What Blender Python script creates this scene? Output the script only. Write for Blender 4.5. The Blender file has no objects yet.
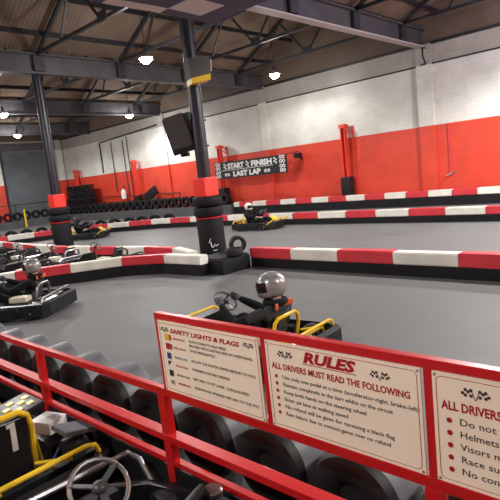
import bpy, bmesh, math, random
from mathutils import Vector, Matrix, Quaternion
random.seed(7)
PI = math.pi
COL = bpy.context.scene.collection
V = Vector

# ------------------------------------------------------------ materials
def nodes(name):
    m = bpy.data.materials.new(name); m.use_nodes = True
    nt = m.node_tree; b = nt.nodes['Principled BSDF']
    return m, nt, b

def mat(name, col, rough=.5, metal=0, spec=.5, noise=0, scale=6, bump=0, emit=None, est=0, alpha=1, coat=0, trans=0):
    m, nt, b = nodes(name)
    b.inputs['Base Color'].default_value = (*col, 1)
    b.inputs['Roughness'].default_value = rough
    b.inputs['Metallic'].default_value = metal
    b.inputs['Specular IOR Level'].default_value = spec
    if coat: b.inputs['Coat Weight'].default_value = coat
    if trans: b.inputs['Transmission Weight'].default_value = trans
    if emit:
        b.inputs['Emission Color'].default_value = (*emit, 1)
        b.inputs['Emission Strength'].default_value = est
    if noise or bump:
        tc = nt.nodes.new('ShaderNodeTexCoord')
        n = nt.nodes.new('ShaderNodeTexNoise'); n.inputs['Scale'].default_value = scale
        n.inputs['Detail'].default_value = 6
        nt.links.new(tc.outputs['Object'], n.inputs['Vector'])
        if noise:
            r = nt.nodes.new('ShaderNodeValToRGB')
            r.color_ramp.elements[0].position = .3; r.color_ramp.elements[1].position = .7
            r.color_ramp.elements[0].color = (*[c*(1-noise) for c in col], 1)
            r.color_ramp.elements[1].color = (*[min(1, c*(1+noise)) for c in col], 1)
            nt.links.new(n.outputs['Fac'], r.inputs['Fac'])
            nt.links.new(r.outputs['Color'], b.inputs['Base Color'])
        if bump:
            bp = nt.nodes.new('ShaderNodeBump'); bp.inputs['Strength'].default_value = bump
            bp.inputs['Distance'].default_value = .01
            nt.links.new(n.outputs['Fac'], bp.inputs['Height'])
            nt.links.new(bp.outputs['Normal'], b.inputs['Normal'])
    return m

def wall_mat(name, z1, z2, red, white, upper):
    """painted block wall: red dado, white above, grey cladding on top"""
    m, nt, b = nodes(name); L = nt.links.new; N = nt.nodes.new
    tc = N('ShaderNodeTexCoord'); sp = N('ShaderNodeSeparateXYZ'); L(tc.outputs['Object'], sp.inputs[0])
    ad = N('ShaderNodeMath'); ad.operation = 'ADD'; L(sp.outputs['X'], ad.inputs[0]); L(sp.outputs['Y'], ad.inputs[1])
    cb = N('ShaderNodeCombineXYZ'); L(ad.outputs[0], cb.inputs['X']); L(sp.outputs['Z'], cb.inputs['Y'])
    br = N('ShaderNodeTexBrick'); L(cb.outputs[0], br.inputs['Vector'])
    br.inputs['Scale'].default_value = 1; br.inputs['Brick Width'].default_value = .45; br.inputs['Row Height'].default_value = .15
    br.inputs['Mortar Size'].default_value = .008
    br.inputs['Color1'].default_value = (1, 1, 1, 1); br.inputs['Color2'].default_value = (.95, .95, .95, 1); br.inputs['Mortar'].default_value = (.86, .86, .86, 1)
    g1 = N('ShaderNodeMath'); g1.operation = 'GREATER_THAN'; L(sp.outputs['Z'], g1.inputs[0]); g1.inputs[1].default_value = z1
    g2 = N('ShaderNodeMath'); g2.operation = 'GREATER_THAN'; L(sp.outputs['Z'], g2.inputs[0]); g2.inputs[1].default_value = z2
    no = N('ShaderNodeTexNoise'); no.inputs['Scale'].default_value = 1.3; no.inputs['Detail'].default_value = 8; L(tc.outputs['Object'], no.inputs['Vector'])
    rp = N('ShaderNodeValToRGB'); rp.color_ramp.elements[0].position = .3; rp.color_ramp.elements[0].color = (.84, .83, .8, 1); rp.color_ramp.elements[1].position = .62
    L(no.outputs['Fac'], rp.inputs['Fac'])
    def mix(fac, a, bb, mode='MIX'):
        x = N('ShaderNodeMix'); x.data_type = 'RGBA'; x.blend_type = mode
        if hasattr(fac, 'node'): L(fac, x.inputs[0])
        else: x.inputs[0].default_value = fac
        for s, v in ((6, a), (7, bb)):
            if hasattr(v, 'node'): L(v, x.inputs[s])
            else: x.inputs[s].default_value = (*v, 1)
        return x.outputs[2]
    c = mix(g1.outputs[0], red, white)
    c = mix(g2.outputs[0], c, upper)
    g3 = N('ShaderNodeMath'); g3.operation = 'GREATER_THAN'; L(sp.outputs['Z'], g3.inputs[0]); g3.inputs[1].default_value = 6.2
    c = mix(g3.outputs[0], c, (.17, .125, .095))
    c = mix(1, c, br.outputs['Color'], 'MULTIPLY')
    c = mix(1, c, rp.outputs['Color'], 'MULTIPLY')
    L(c, b.inputs['Base Color'])
    bp = N('ShaderNodeBump'); bp.inputs['Strength'].default_value = .3; bp.inputs['Distance'].default_value = .02
    L(br.outputs['Fac'], bp.inputs['Height']); bp.invert = True
    L(bp.outputs['Normal'], b.inputs['Normal'])
    b.inputs['Roughness'].default_value = .38
    return m

def floor_mat():
    m, nt, b = nodes('grey_asphalt_floor'); L = nt.links.new; N = nt.nodes.new
    tc = N('ShaderNodeTexCoord')
    n1 = N('ShaderNodeTexNoise'); n1.inputs['Scale'].default_value = .35; n1.inputs['Detail'].default_value = 5
    mp = N('ShaderNodeMapping'); mp.inputs['Rotation'].default_value = (0, 0, .5); mp.inputs['Scale'].default_value = (3, .5, 1)
    n2 = N('ShaderNodeTexNoise'); n2.inputs['Scale'].default_value = .8; n2.inputs['Detail'].default_value = 8
    n3 = N('ShaderNodeTexNoise'); n3.inputs['Scale'].default_value = 60
    L(tc.outputs['Object'], n1.inputs['Vector']); L(tc.outputs['Object'], mp.inputs[0]); L(mp.outputs[0], n2.inputs['Vector']); L(tc.outputs['Object'], n3.inputs['Vector'])
    a = N('ShaderNodeMath'); a.operation = 'ADD'; L(n1.outputs['Fac'], a.inputs[0]); L(n2.outputs['Fac'], a.inputs[1])
    a2 = N('ShaderNodeMath'); a2.operation = 'MULTIPLY_ADD'; L(n3.outputs['Fac'], a2.inputs[0]); a2.inputs[1].default_value = .35; L(a.outputs[0], a2.inputs[2])
    r = N('ShaderNodeValToRGB'); r.color_ramp.elements[0].position = .75; r.color_ramp.elements[1].position = 1.6 if False else 1.0
    r.color_ramp.elements[0].color = (.062, .062, .062, 1); r.color_ramp.elements[1].color = (.138, .138, .138, 1)
    L(a2.outputs[0], r.inputs['Fac']); L(r.outputs['Color'], b.inputs['Base Color'])
    b.inputs['Specular IOR Level'].default_value = .28
    rr = N('ShaderNodeMapRange'); rr.inputs['To Min'].default_value = .45; rr.inputs['To Max'].default_value = .7
    L(n2.outputs['Fac'], rr.inputs['Value']); L(rr.outputs[0], b.inputs['Roughness'])
    return m

def roof_mat():
    m, nt, b = nodes('brown_roof_sheeting'); L = nt.links.new; N = nt.nodes.new
    tc = N('ShaderNodeTexCoord')
    w = N('ShaderNodeTexWave'); w.bands_direction = 'X'; w.inputs['Scale'].default_value = 2.2; w.inputs['Distortion'].default_value = .6; w.inputs['Detail'].default_value = 2
    n = N('ShaderNodeTexNoise'); n.inputs['Scale'].default_value = 1.1; n.inputs['Detail'].default_value = 8
    L(tc.outputs['Object'], w.inputs['Vector']); L(tc.outputs['Object'], n.inputs['Vector'])
    r = N('ShaderNodeValToRGB'); r.color_ramp.elements[0].position = .3; r.color_ramp.elements[1].position = .7
    r.color_ramp.elements[0].color = (.12, .083, .058, 1); r.color_ramp.elements[1].color = (.2, .142, .10, 1)
    L(n.outputs['Fac'], r.inputs['Fac'])
    x = N('ShaderNodeMix'); x.data_type = 'RGBA'; x.blend_type = 'MULTIPLY'; x.inputs[0].default_value = .28
    L(r.outputs['Color'], x.inputs[6]); L(w.outputs['Color'], x.inputs[7]); L(x.outputs[2], b.inputs['Base Color'])
    b.inputs['Roughness'].default_value = .8
    return m

M = dict(
    floor=floor_mat(), roof=roof_mat(),
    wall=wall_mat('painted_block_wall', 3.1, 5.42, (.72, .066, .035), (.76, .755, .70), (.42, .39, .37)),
    dirty=mat('shutter_grey', (.19, .215, .235), .5, .3, noise=.15, scale=1),
    redpaint=mat('red_paint', (.52, .008, .010), .36, coat=.12),
    redwall=mat('red_wall_paint', (.72, .05, .03), .5),
    redbox=mat('red_box_paint', (.85, .03, .018), .45),
    redpanel=mat('red_panel_paint', (.60, .035, .05), .45, noise=.12, scale=3),
    whitepanel=mat('white_panel_paint', (.74, .72, .64), .5, noise=.12, scale=3),
    rubber=mat('black_rubber', (.010, .010, .012), .7, 0, .22, noise=.3, scale=4, bump=.2),
    belt=mat('worn_grey_belt', (.17, .175, .19), .38, noise=.35, scale=5, bump=.2),
    tyre=mat('tyre_black', (.014, .014, .015), .5, 0, .4),
    plastic=mat('black_plastic', (.012, .012, .014), .38, 0, .35, noise=.3, scale=8),
    charcoal=mat('charcoal_plastic', (.05, .05, .055), .4),
    steel=mat('dark_steel', (.02, .021, .026), .5, noise=.3, scale=3),
    navy=mat('navy_black_paint', (.009, .011, .02), .35),
    girder=mat('grey_girder_paint', (.06, .057, .064), .5, noise=.25, scale=2),
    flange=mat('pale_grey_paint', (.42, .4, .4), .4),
    chrome=mat('bare_metal', (.5, .5, .5), .28, .9),
    yellow=mat('yellow_paint', (.85, .55, .02), .3, coat=.4),
    white=mat('white_plastic', (.75, .75, .72), .4),
    cream=mat('cream_plastic', (.62, .58, .45), .4),
    signface=mat('cream_sign_face', (.95, .86, .68), .35, noise=.03, scale=3),
    signred=mat('sign_red_ink', (.42, .01, .02), .4),
    signblack=mat('sign_black_ink', (.03, .025, .03), .4),
    signyellow=mat('sign_yellow_ink', (.75, .5, .03), .4),
    signblue=mat('sign_blue_ink', (.02, .05, .2), .4),
    bannerblack=mat('banner_black', (.012, .012, .014), .5),
    bannerwhite=mat('banner_white', (.75, .75, .75), .5),
    flagdark=mat('flag_dark_cloth', (.11, .10, .16), .7),
    flagpale=mat('flag_pale_cloth', (.85, .76, .70), .7),
    suit=mat('black_race_suit', (.010, .011, .013), .85, 0, .15, noise=.3, scale=9, bump=.4),
    orange=mat('orange_patch', (.75, .14, .03), .5),
    helmet=mat('scuffed_silver_helmet', (.34, .335, .325), .28, .35, noise=.35, scale=7, coat=.4),
    helmetw=mat('white_helmet', (.65, .65, .62), .25, coat=.5),
    helmetk=mat('black_helmet', (.05, .05, .055), .25, coat=.5),
    visor=mat('dark_visor', (.008, .008, .01), .12),
    glove=mat('grey_black_glove', (.07, .07, .08), .6),
    skin=mat('skin', (.45, .27, .2), .6),
    jacket2=mat('grey_shoulder_cloth', (.04, .04, .043), .8, 0, .2),
    blue=mat('blue_plastic', (.01, .04, .3), .4),
    greycloth=mat('grey_cloth', (.09, .095, .1), .7, bump=.3, scale=40),
    lamp=mat('lamp_lens', (1, 1, 1), .5, emit=(1, .98, .92), est=60),
    kerb=mat('grey_kerb_concrete', (.075, .076, .08), .7, noise=.2, scale=2),
    purple=mat('purple_lens', (1, 1, 1), .5, emit=(.35, .2, 1), est=20),
)

# ------------------------------------------------------------ mesh builder
class MB:
    def __init__(s): s.bm = bmesh.new()
    def box(s, c, size, rot=None, bev=0, mi=0):
        r = bmesh.ops.create_cube(s.bm, size=1)
        vs = r['verts']
        bmesh.ops.scale(s.bm, vec=size, verts=vs)
        if bev:
            es = list({e for v in vs for e in v.link_edges})
            rb = bmesh.ops.bevel(s.bm, geom=es, offset=bev, segments=2, affect='EDGES', profile=.7)
            vs = list({v for f in rb['faces'] for v in f.verts} | {v for v in vs if v.is_valid})
        Mx = Matrix.Translation(c)
        if rot is not None: Mx = Mx @ (rot if isinstance(rot, Matrix) else Matrix.Rotation(rot, 4, 'Z'))
        bmesh.ops.transform(s.bm, matrix=Mx, verts=vs)
        if mi:
            for f in {f for v in vs for f in v.link_faces}: f.material_index = mi
        return s
    def tube(s, pts, r, n=8, closed=False, cap=True):
        pts = [V(p) for p in pts]; rs = r if isinstance(r, (list, tuple)) else [r]*len(pts)
        N = len(pts); rings = []
        up = None
        for i in range(N):
            if closed: t = pts[(i+1) % N]-pts[i-1]
            else: t = pts[min(i+1, N-1)]-pts[max(i-1, 0)]
            t.normalize()
            if up is None:
                a = V((0, 0, 1)) if abs(t.z) < .9 else V((1, 0, 0))
                up = (a-t*a.dot(t)).normalized()
            else: up = (up-t*up.dot(t)).normalized()
            sd = t.cross(up)
            rings.append([s.bm.verts.new(pts[i]+(up*math.cos(2*PI*k/n)+sd*math.sin(2*PI*k/n))*rs[i]) for k in range(n)])
        for i in range(N if closed else N-1):
            A, B = rings[i], rings[(i+1) % N]
            for k in range(n): s.bm.faces.new((A[k], A[(k+1) % n], B[(k+1) % n], B[k]))
        if not closed and cap:
            s.bm.faces.new(rings[0][::-1]); s.bm.faces.new(rings[-1])
        return s
    def bar(s, a, b, w, h=None):
        """square bar from a to b"""
        a, b = V(a), V(b); h = h or w; t = (b-a); L = t.length; t.normalize()
        u = V((0, 0, 1)) if abs(t.z) < .95 else V((1, 0, 0))
        x = t.cross(u).normalized(); z = x.cross(t)
        R = Matrix((x, t, z)).transposed().to_4x4()
        s.box((a+b)/2, (w, L, h), R); return s
    def lathe(s, prof, n=24, axis='X', c=(0, 0, 0), closed=False, arc=1.0):
        """prof: (along, radius) list, turned about axis"""
        rings = []; c = V(c)
        for k in range(n if arc == 1 else n+1):
            a = 2*PI*arc*k/n; ring = []
            for h, r in prof:
                p = {'X': V((h, r*math.cos(a), r*math.sin(a))), 'Y': V((r*math.cos(a), h, r*math.sin(a))), 'Z': V((r*math.cos(a), r*math.sin(a), h))}[axis]
                ring.append(s.bm.verts.new(c+p))
            rings.append(ring)
        m = len(prof)
        for k in range(n):
            A, B = rings[k], rings[(k+1) % len(rings)]
            for i in range(m if closed else m-1):
                j = (i+1) % m
                s.bm.faces.new((A[i], A[j], B[j], B[i]))
        if not closed:
            for i in (0, m-1):
                if prof[i][1] > 1e-4:
                    s.bm.faces.new([r[i] for r in rings])
        return s
    def prism(s, poly, a, b, axis='X'):
        """extrude a 2-D polygon (in the other two axes) from a to b along axis"""
        def P(u, v, h): return {'X': (h, u, v), 'Y': (u, h, v), 'Z': (u, v, h)}[axis]
        A = [s.bm.verts.new(P(u, v, a)) for u, v in poly]; B = [s.bm.verts.new(P(u, v, b)) for u, v in poly]
        s.bm.faces.new(A[::-1]); s.bm.faces.new(B)
        for i in range(len(poly)):
            j = (i+1) % len(poly); s.bm.faces.new((A[i], A[j], B[j], B[i]))
        return s
    def ball(s, c, r, u=16, v=10, rot=None):
        q = bmesh.ops.create_uvsphere(s.bm, u_segments=u, v_segments=v, radius=1)['verts']
        r = (r, r, r) if not isinstance(r, (tuple, list)) else r
        bmesh.ops.scale(s.bm, vec=r, verts=q)
        if rot is not None: bmesh.ops.transform(s.bm, matrix=rot, verts=q)
        bmesh.ops.translate(s.bm, vec=c, verts=q); return s
    def mesh(s, name, mats, smooth=False):
        bmesh.ops.remove_doubles(s.bm, verts=s.bm.verts, dist=1e-5)
        bmesh.ops.recalc_face_normals(s.bm, faces=s.bm.faces)
        me = bpy.data.meshes.new(name); s.bm.to_mesh(me); s.bm.free()
        for m in (mats if isinstance(mats, (list, tuple)) else [mats]): me.materials.append(M[m])
        if smooth:
            for p in me.polygons: p.use_smooth = True
            try: me.set_sharp_from_angle(angle=math.radians(38))
            except Exception: pass
        return me
    def build(s, name, mats, parent=None, smooth=True, **k):
        o = bpy.data.objects.new(name, s.mesh(name, mats, smooth)); COL.objects.link(o)
        if parent: o.parent = parent
        return tag(o, **k)

def tag(o, label=None, cat=None, group=None, kind=None):
    if label: o['label'] = label
    if cat: o['category'] = cat
    if group: o['group'] = group
    if kind: o['kind'] = kind
    return o
def thing(name, loc, rz=0, label=None, cat=None, group=None):
    o = bpy.data.objects.new(name, None); o.empty_display_size = .1; COL.objects.link(o)
    o.location = loc; o.rotation_euler = (0, 0, rz)
    return tag(o, label, cat, group)
def struct(name, mb, m): return mb.build(name, m, kind='structure', smooth=False)
def dup(root, loc, rz, label, group=None, swap=None):
    def cp(o, par):
        c = o.copy(); COL.objects.link(c)
        if par: c.parent = par
        if swap and c.type == 'MESH' and c.data.materials and c.data.materials[0] in swap:
            for sl in c.material_slots:
                if sl.material in swap: sl.link = 'OBJECT'; sl.material = swap[o.data.materials[0]]
        for ch in list(o.children): cp(ch, c)
        return c
    r = cp(root, None); r.location = loc; r.rotation_euler = (0, 0, rz); r['label'] = label
    if group: r['group'] = group
    return r

def text_mesh(txt, size, bold=0, shear=0, space=1, extrude=.0006, align='LEFT'):
    c = bpy.data.curves.new('lettering', 'FONT'); c.body = txt; c.size = size; c.offset = bold; c.shear = shear
    c.space_character = space; c.extrude = extrude; c.align_x = align; c.resolution_u = 2
    o = bpy.data.objects.new('lettering', c); COL.objects.link(o)
    dg = bpy.context.evaluated_depsgraph_get(); dg.update()
    me = bpy.data.meshes.new_from_object(o.evaluated_get(dg))
    bpy.data.objects.remove(o); bpy.data.curves.remove(c)
    return me
def text(name, txt, size, m, parent, pos, basis, width=None, **k):
    """lettering in the plane of basis (3x3: columns right, up, out) at pos; width fits the line"""
    me = text_mesh(txt, size, **k)
    xs = [v.co.x for v in me.vertices]
    sx = 1 if not width else width/(max(xs)-min(xs))
    B = basis.to_4x4()
    me.transform(Matrix.Translation(pos) @ B @ Matrix.Diagonal((sx, 1, 1, 1)))
    me.materials.clear(); me.materials.append(M[m])
    o = bpy.data.objects.new(name, me); COL.objects.link(o); o.parent = parent
    return o

# ------------------------------------------------------------ camera
def cam():
    yaw, pitch, roll, f = map(float, (math.radians(43.54), math.radians(8.37), math.radians(-6.31), 514.3))
    F = V((math.cos(yaw)*math.cos(pitch), math.sin(yaw)*math.cos(pitch), -math.sin(pitch)))
    r0 = V((math.sin(yaw), -math.cos(yaw), 0)); u0 = r0.cross(F)
    R = r0*math.cos(roll)+u0*math.sin(roll); U = -r0*math.sin(roll)+u0*math.cos(roll)
    cd = bpy.data.cameras.new('camera'); cd.sensor_width = 36; cd.lens = 36*f/500; cd.clip_start = .05; cd.clip_end = 200
    o = bpy.data.objects.new('camera', cd); COL.objects.link(o)
    mx = Matrix((R, U, -F)).transposed().to_4x4(); mx.translation = V((0, 0, 2.0)); o.matrix_world = mx
    bpy.context.scene.camera = o
cam()

# ------------------------------------------------------------ room shell
XW, YE, X0, Y0 = 20.3, 38.6, -7.0, -8.0
VAL = [8.9+8.3*k for k in range(-2, 4)]            # roof valleys (girder lines)
def roof_z(y):
    d = min(abs(y-v) for v in VAL); return 6.82+.545*min(d, 4.15)
struct('floor', MB().box(((X0+XW)/2, (Y0+YE)/2, -.05), (XW-X0+.6, YE-Y0+.6, .1)), 'floor')
def zig(a, b):
    ys = sorted({a, b} | {y for v in VAL for y in (v, v+4.15) if a < y < b})
    return [(y, roof_z(y)+.12) for y in ys]
top = zig(Y0, YE)
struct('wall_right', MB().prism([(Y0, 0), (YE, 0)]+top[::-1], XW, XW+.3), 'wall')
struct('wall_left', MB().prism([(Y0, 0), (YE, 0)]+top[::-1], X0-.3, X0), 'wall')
struct('wall_near', MB().box(((X0+XW)/2, Y0-.15, 4.5), (XW-X0, .3, 9)), 'wall')
# end wall with the roller shutter opening
w = MB()
DX0, DX1, DZ = 15.75, 19.75, 5.5
w.box(((X0+DX0)/2, YE+.15, 4.4), (DX0-X0, .3, 8.8)); w.box(((DX1+XW)/2, YE+.15, 4.4), (XW-DX1, .3, 8.8))
w.box(((DX0+DX1)/2, YE+.15, (DZ+8.8)/2), (DX1-DX0, .3, 8.8-DZ))
struct('wall_far', w, 'wall')
d = MB()
for k in range(44):
    z = .0625+k*.125
    d.prism([(YE+.02, z-.0625), (YE-.02, z-.03), (YE-.03, z+.02), (YE+.02, z+.0625), (YE+.08, z+.0625), (YE+.08, z-.0625)], DX0, DX1)
dr = struct('door_1', d, 'dirty')
MB().box(((DX0+DX1)/2, YE-.22, DZ+.28), (DX1-DX0+.2, .42, .5), bev=.04).build('shutter_housing', 'girder', dr)
for x in (DX0-.06, DX1+.06): MB().box((x, YE-.06, DZ/2), (.14, .12, DZ)).build('guide_rail', 'steel', dr)
# pilasters
for i, (x, y, sx, sy) in enumerate([(XW-.06, 8.85, .12, .62), (XW-.06, 17.3, .12, .5), (XW-.06, 25.5, .12, .5), (19.95, YE-.25, .5, .5)]):
    struct('trim_%d' % (i+1), MB().box((x, y, 3.1), (sx, sy, 6.2)), 'wall')
# roof planes
r = MB()
for v in VAL:
    for s in (-1, 1):
        ya, yb = v, v+s*4.15
        if yb < Y0-2 or ya > YE+5: continue
        ya_, yb_ = max(min(ya, YE+.3), Y0-.3), max(min(yb, YE+.3), Y0-.3)
        if abs(ya_-yb_) < .05: continue
        za, zb = [6.86+.545*abs(q-v) for q in (ya_, yb_)]
        r.prism([(ya_, za), (yb_, zb), (yb_, zb+.1), (ya_, za+.1)], X0, XW+.02)
struct('ceiling', r, 'roof')

# valley girders (I-section) and trusses
TX = [18.5-3.25*k for k in range(0, 8)]
for i, v in enumerate(VAL[1:]):
    g = MB(); L0, L1 = X0, XW; cx = (L0+L1)/2; ln = L1-L0
    g.box((cx, v, 6.42), (ln, .05, .62)); g.box((cx, v, 6.72), (ln, .32, .06))
    o = struct('ceiling_beam_%d' % (i+1), g, 'girder')
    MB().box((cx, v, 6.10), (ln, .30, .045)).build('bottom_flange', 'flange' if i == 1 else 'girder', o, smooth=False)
    st = MB()
    for x in TX: st.box((x, v, 6.42), (.36, .3, .5))
    st.build('junction_plate', 'steel', o, smooth=False)
n = 0
for v in VAL[:-1]:
    if v < 0: continue
    for x in TX:
        t = MB(); a = V((x, v+.12, 6.74)); b = V((x, v+8.18, 6.74)); rd = V((x, v+4.15, 8.98))
        t.bar(a, b, .09, .10); t.bar(a, rd, .09, .13); t.bar(b, rd, .09, .13)
        m_ = V((x, v+4.15, 6.74))
        for s in (-1, 1):
            t.bar(m_+V((0, s*.1, .06)), V((x, v+4.15+s*1.35, 6.8+.545*2.72)), .06)
            t.bar(V((x, v+4.15+s*2.4, 6.74)), V((x, v+4.15+s*1.35, 6.8+.545*2.72)), .05)
        t.box(m_+V((0, 0, .08)), (.03, .42, .3))
        for yy in (v+1.4, v+6.9):
            pass
        n += 1; struct('ceiling_truss_%d' % n, t, 'steel')
n = 0
for v in VAL[:-1]:
    for s in (1, -1):
        for dd in (.75, 2.05, 3.35):
            c0 = v if s == 1 else v+8.3
            y = c0+s*dd
            if y < 3 or y > YE-.2: continue
            n += 1; struct('ceiling_purlin_%d' % n, MB().box(((X0+XW)/2, y, 6.86+.545*dd-.06), (XW-X0, .07, .15)), 'steel')

struct('trim_5', MB().box((XW-.05, (Y0+YE)/2, 6.2), (.1, YE-Y0, .1)), 'steel')
# ------------------------------------------------------------ columns
def column(x, y, lab, padded=True):
    t = thing('roof_column', (x, y, 0), 0, lab, 'column', 'roof columns')
    MB().lathe([(.4, .01), (.4, .165), (6.9, .165), (6.9, .01)], 28, 'Z').build('steel_shaft', 'navy', t)
    MB().box((0, 0, 6.55), (.5, .36, .5)).build('cap_plate', 'steel', t, smooth=False)
    MB().lathe([(.0, .33), (.03, .345), (.5, .335), (.98, .345), (1.02, .33), (1.02, .1), (0, .1)], 28, 'Z', closed=True).build('barrel_guard', 'rubber', t)
    MB().lathe([(1.02, .2), (1.02, .352), (1.05, .352), (1.05, .2)], 28, 'Z', closed=True).build('red_band', 'redpaint', t)
    for k in range(2):
        z = 1.05+k*.26
        MB().lathe([(z+.02, .2), (z, .26), (z+.02, .345), (z+.06, .375), (z+.2, .375), (z+.24, .345), (z+.26, .26), (z+.24, .2)], 30, 'Z', closed=True).build('guard_tyre', 'rubber', t)
    MB().box((0, 0, 1.80), (.44, .44, .46), bev=.02).build('red_guard_box', 'redbox', t, smooth=False)
    return t
C1 = column(8.8, 9.65, 'nearest dark column with red box guard, tyres and scuffed black barrel, beside grey track')
C2 = column(8.85, 17.6, 'dark column further left with red box guard, standing among the parked karts')
# scuff marks on the nearest barrel
s = MB()
for (a, z, l, tl) in [(-2.55, .42, .12, .5), (-2.35, .3, .14, -.2), (-2.28, .3, .1, .6), (-2.1, .33, .08, 1.2), (-2.3, .22, .1, 1.5)]:
    p0 = V((math.cos(a)*.352, math.sin(a)*.352, z)); a2 = a+math.sin(tl)*l/.35; p1 = V((math.cos(a2)*.352, math.sin(a2)*.352, z+math.cos(tl)*l))
    s.bar(p0, p1, .016)
s.build('white_scuff', 'white', C1, smooth=False)

# loudspeaker on near column and lamp-like box higher up
t = thing('loudspeaker', (8.66, 10.12, 2.72), math.radians(25), 'black tilted loudspeaker box hung on left of nearest column', 'loudspeaker')
R = Matrix.Rotation(math.radians(-9), 4, 'X') @ Matrix.Rotation(math.radians(-10), 4, 'Y')
MB().box((0, 0, .46), (.5, .62, .92), R, bev=.03).build('cabinet', 'plastic', t)
MB().box((-.255, 0, .5), (.02, .54, .8), R).build('grille', 'charcoal', t)
for a_, b_ in (((.1, -.28, .75), (.15, -.62, .72)), ((.1, -.28, .1), (.2, -.6, .1))): MB().bar(a_, b_, .04).build('mount_arm', 'steel', t)
MB().box((0.02, 0.0, -.06), (.12, .2, .1)).build('lower_bracket', 'steel', t)
t = thing('hanging_heater', (8.6, 9.22, 4.32), math.radians(-25), 'grey box heater with yellow base fixed high on nearest column', 'heater'); t.scale = (.68, .68, .78)
MB().prism([(-.36, .0), (.36, .12), (.40, .5), (.28, .62), (-.40, .56)], -.3, .3, 'Y').build('housing', 'girder', t, smooth=False)
MB().prism([(-.34, -.16), (.34, -.06), (.36, .115), (-.36, -.005)], -.28, .28, 'Y').build('yellow_base', 'yellow', t, smooth=False)
MB().box((.425, 0, .36), (.03, .5, .34), Matrix.Rotation(.1, 4, 'Y')).build('pale_grille', 'white', t, smooth=False)
MB().bar((-.3, 0.1, .6), (-.3, 0.1, .9), .05).build('bracket', 'steel', t)

# ------------------------------------------------------------ barriers
def barrier(name, pts, label, h0, h1, th, plen, first, phase=0, base0=0.0, group=None, colours=True):
    t = thing(name, (pts[0][0], pts[0][1], 0), 0, label, 'track barrier', group)
    o = V((pts[0][0], pts[0][1]))
    P = [V(p)-o for p in pts]
    seg = [(P[i+1]-P[i]).length for i in range(len(P)-1)]
    T = sum(seg)
    def at(s):
        s = max(0, min(T, s))
        for i, l in enumerate(seg):
            if s <= l or i == len(seg)-1:
                return P[i].lerp(P[i+1], s/l), (P[i+1]-P[i]).normalized()
            s -= l
    def strip(s0, s1, za, zb, w):
        cuts = [s0]+[c for c in [sum(seg[:i]) for i in range(1, len(seg))] if s0+.02 < c < s1-.02]+[s1]
        mb = MB(); prev = None
        A = []
        for j, c in enumerate(cuts):
            p, d = at(c+(1e-4 if j == 0 else -1e-4 if j == len(cuts)-1 else 0))
            if 0 < j < len(cuts)-1:
                d = (at(c-.05)[1]+at(c+.05)[1]).normalized()
            nr = V((-d.y, d.x))
            A.append([mb.bm.verts.new((*(p+nr*w/2*q), z)) for q, z in ((-1, za), (1, za), (1, zb), (-1, zb))])
        for a, b in zip(A, A[1:]):
            for k in range(4): mb.bm.faces.new((a[k], a[(k+1) % 4], b[(k+1) % 4], b[k]))
        mb.bm.faces.new(A[0]); mb.bm.faces.new(A[-1][::-1])
        es = [e for e in mb.bm.edges if e.calc_length() > .3] if za > .01 else []
        if es: bmesh.ops.bevel(mb.bm, geom=es, offset=.02, segments=2, affect='EDGES')
        return mb
    strip(0, T, base0, h0, th*.86).build('rubber_base', 'rubber', t, smooth=False)
    if not colours: return t, at
    s = -phase; k = first
    while s < T:
        a, b = max(0, s), min(T, s+plen)
        if b-a > .1:
            strip(a+.006, b-.006, h0, h1+random.uniform(-.008, .008), th).build('red_panel' if k % 2 else 'white_panel', 'redpanel' if k % 2 else 'whitepanel', t, smooth=False)
        s += plen; k += 1
    return t, at
barrier('track_barrier', [(8.12, 7.62), (8.06, 2.5), (8.05, -3)], 'red and white topped black barrier nearest, running right from the column across the track', .2, .42, .24, 1.13, 1)
barrier('track_barrier', [(7.05, 8.05), (7.0, 9.3), (6.5, 10.25), (5.5, 10.95), (4.35, 11.7), (2.8, 12.3)], 'red and white topped black barrier curving left in front of the parked karts', .24, .44, .24, 1.16, 0)
barrier('track_barrier', [(7.45, 8.85), (7.85, 9.9), (7.87, 11.2), (7.7, 13.2), (7.6, 15), (7.7, 17.4), (8.0, 20.2), (8.2, 23)], 'low red and white barrier curving away behind the parked karts', .2, .42, .22, 1.2, 0)
B2, at2 = barrier('track_barrier', [(14.75, -3.2), (14.85, 9), (14.9, 16.5), (14.4, 19.2), (13.3, 21.3), (11.6, 23.0), (9.2, 24.2), (6.5, 25.2)], 'long red and white barrier across the middle of the track behind the far racing karts', .2, .42, .26, 1.13, 1, phase=-.21)
barrier('track_barrier', [(19.55, 19.25), (19.55, -3)], 'red and white barrier along the foot of the red wall', .36, .6, .3, .93, 0, phase=.53)
tb, _ = barrier('concrete_kerb', [(19.5, 19.4), (19.4, 28), (19.0, 31), (18.9, 35.8), (17.9, 37.2), (9, 37.2)], 'low grey concrete kerb carrying the tyre row by the far wall', .5, .5, .5, 1, 0, colours=False)
for c_ in tb.children: c_.name = 'kerb_body'; c_.data.materials[0] = M['kerb']
tb['category'] = 'kerb'

# black block where the two barriers meet, with a kart tyre on it
t = thing('padded_block', (7.6, 8.05, 0), -.05, 'black padded block joining barriers at foot of nearest column', 'block')
MB().box((-.03, -.02, .155), (.80, .9, .31), None, .05).build('pad', 'rubber', t); MB().box((0, 0, .32), (.78, .8, .02)).build('lid', 'plastic', t)

def tyre_mesh(R, W, mats=('tyre',), hub=.55, n=32):
    prof = [(-W/2*.8, R*hub), (-W/2, R*.72), (-W/2, R*.86), (-W/2*.82, R*.97), (-W/2*.5, R), (W/2*.5, R), (W/2*.82, R*.97), (W/2, R*.86), (W/2, R*.72), (W/2*.8, R*hub)]
    return MB().lathe(prof, n, 'X', closed=True)
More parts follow.
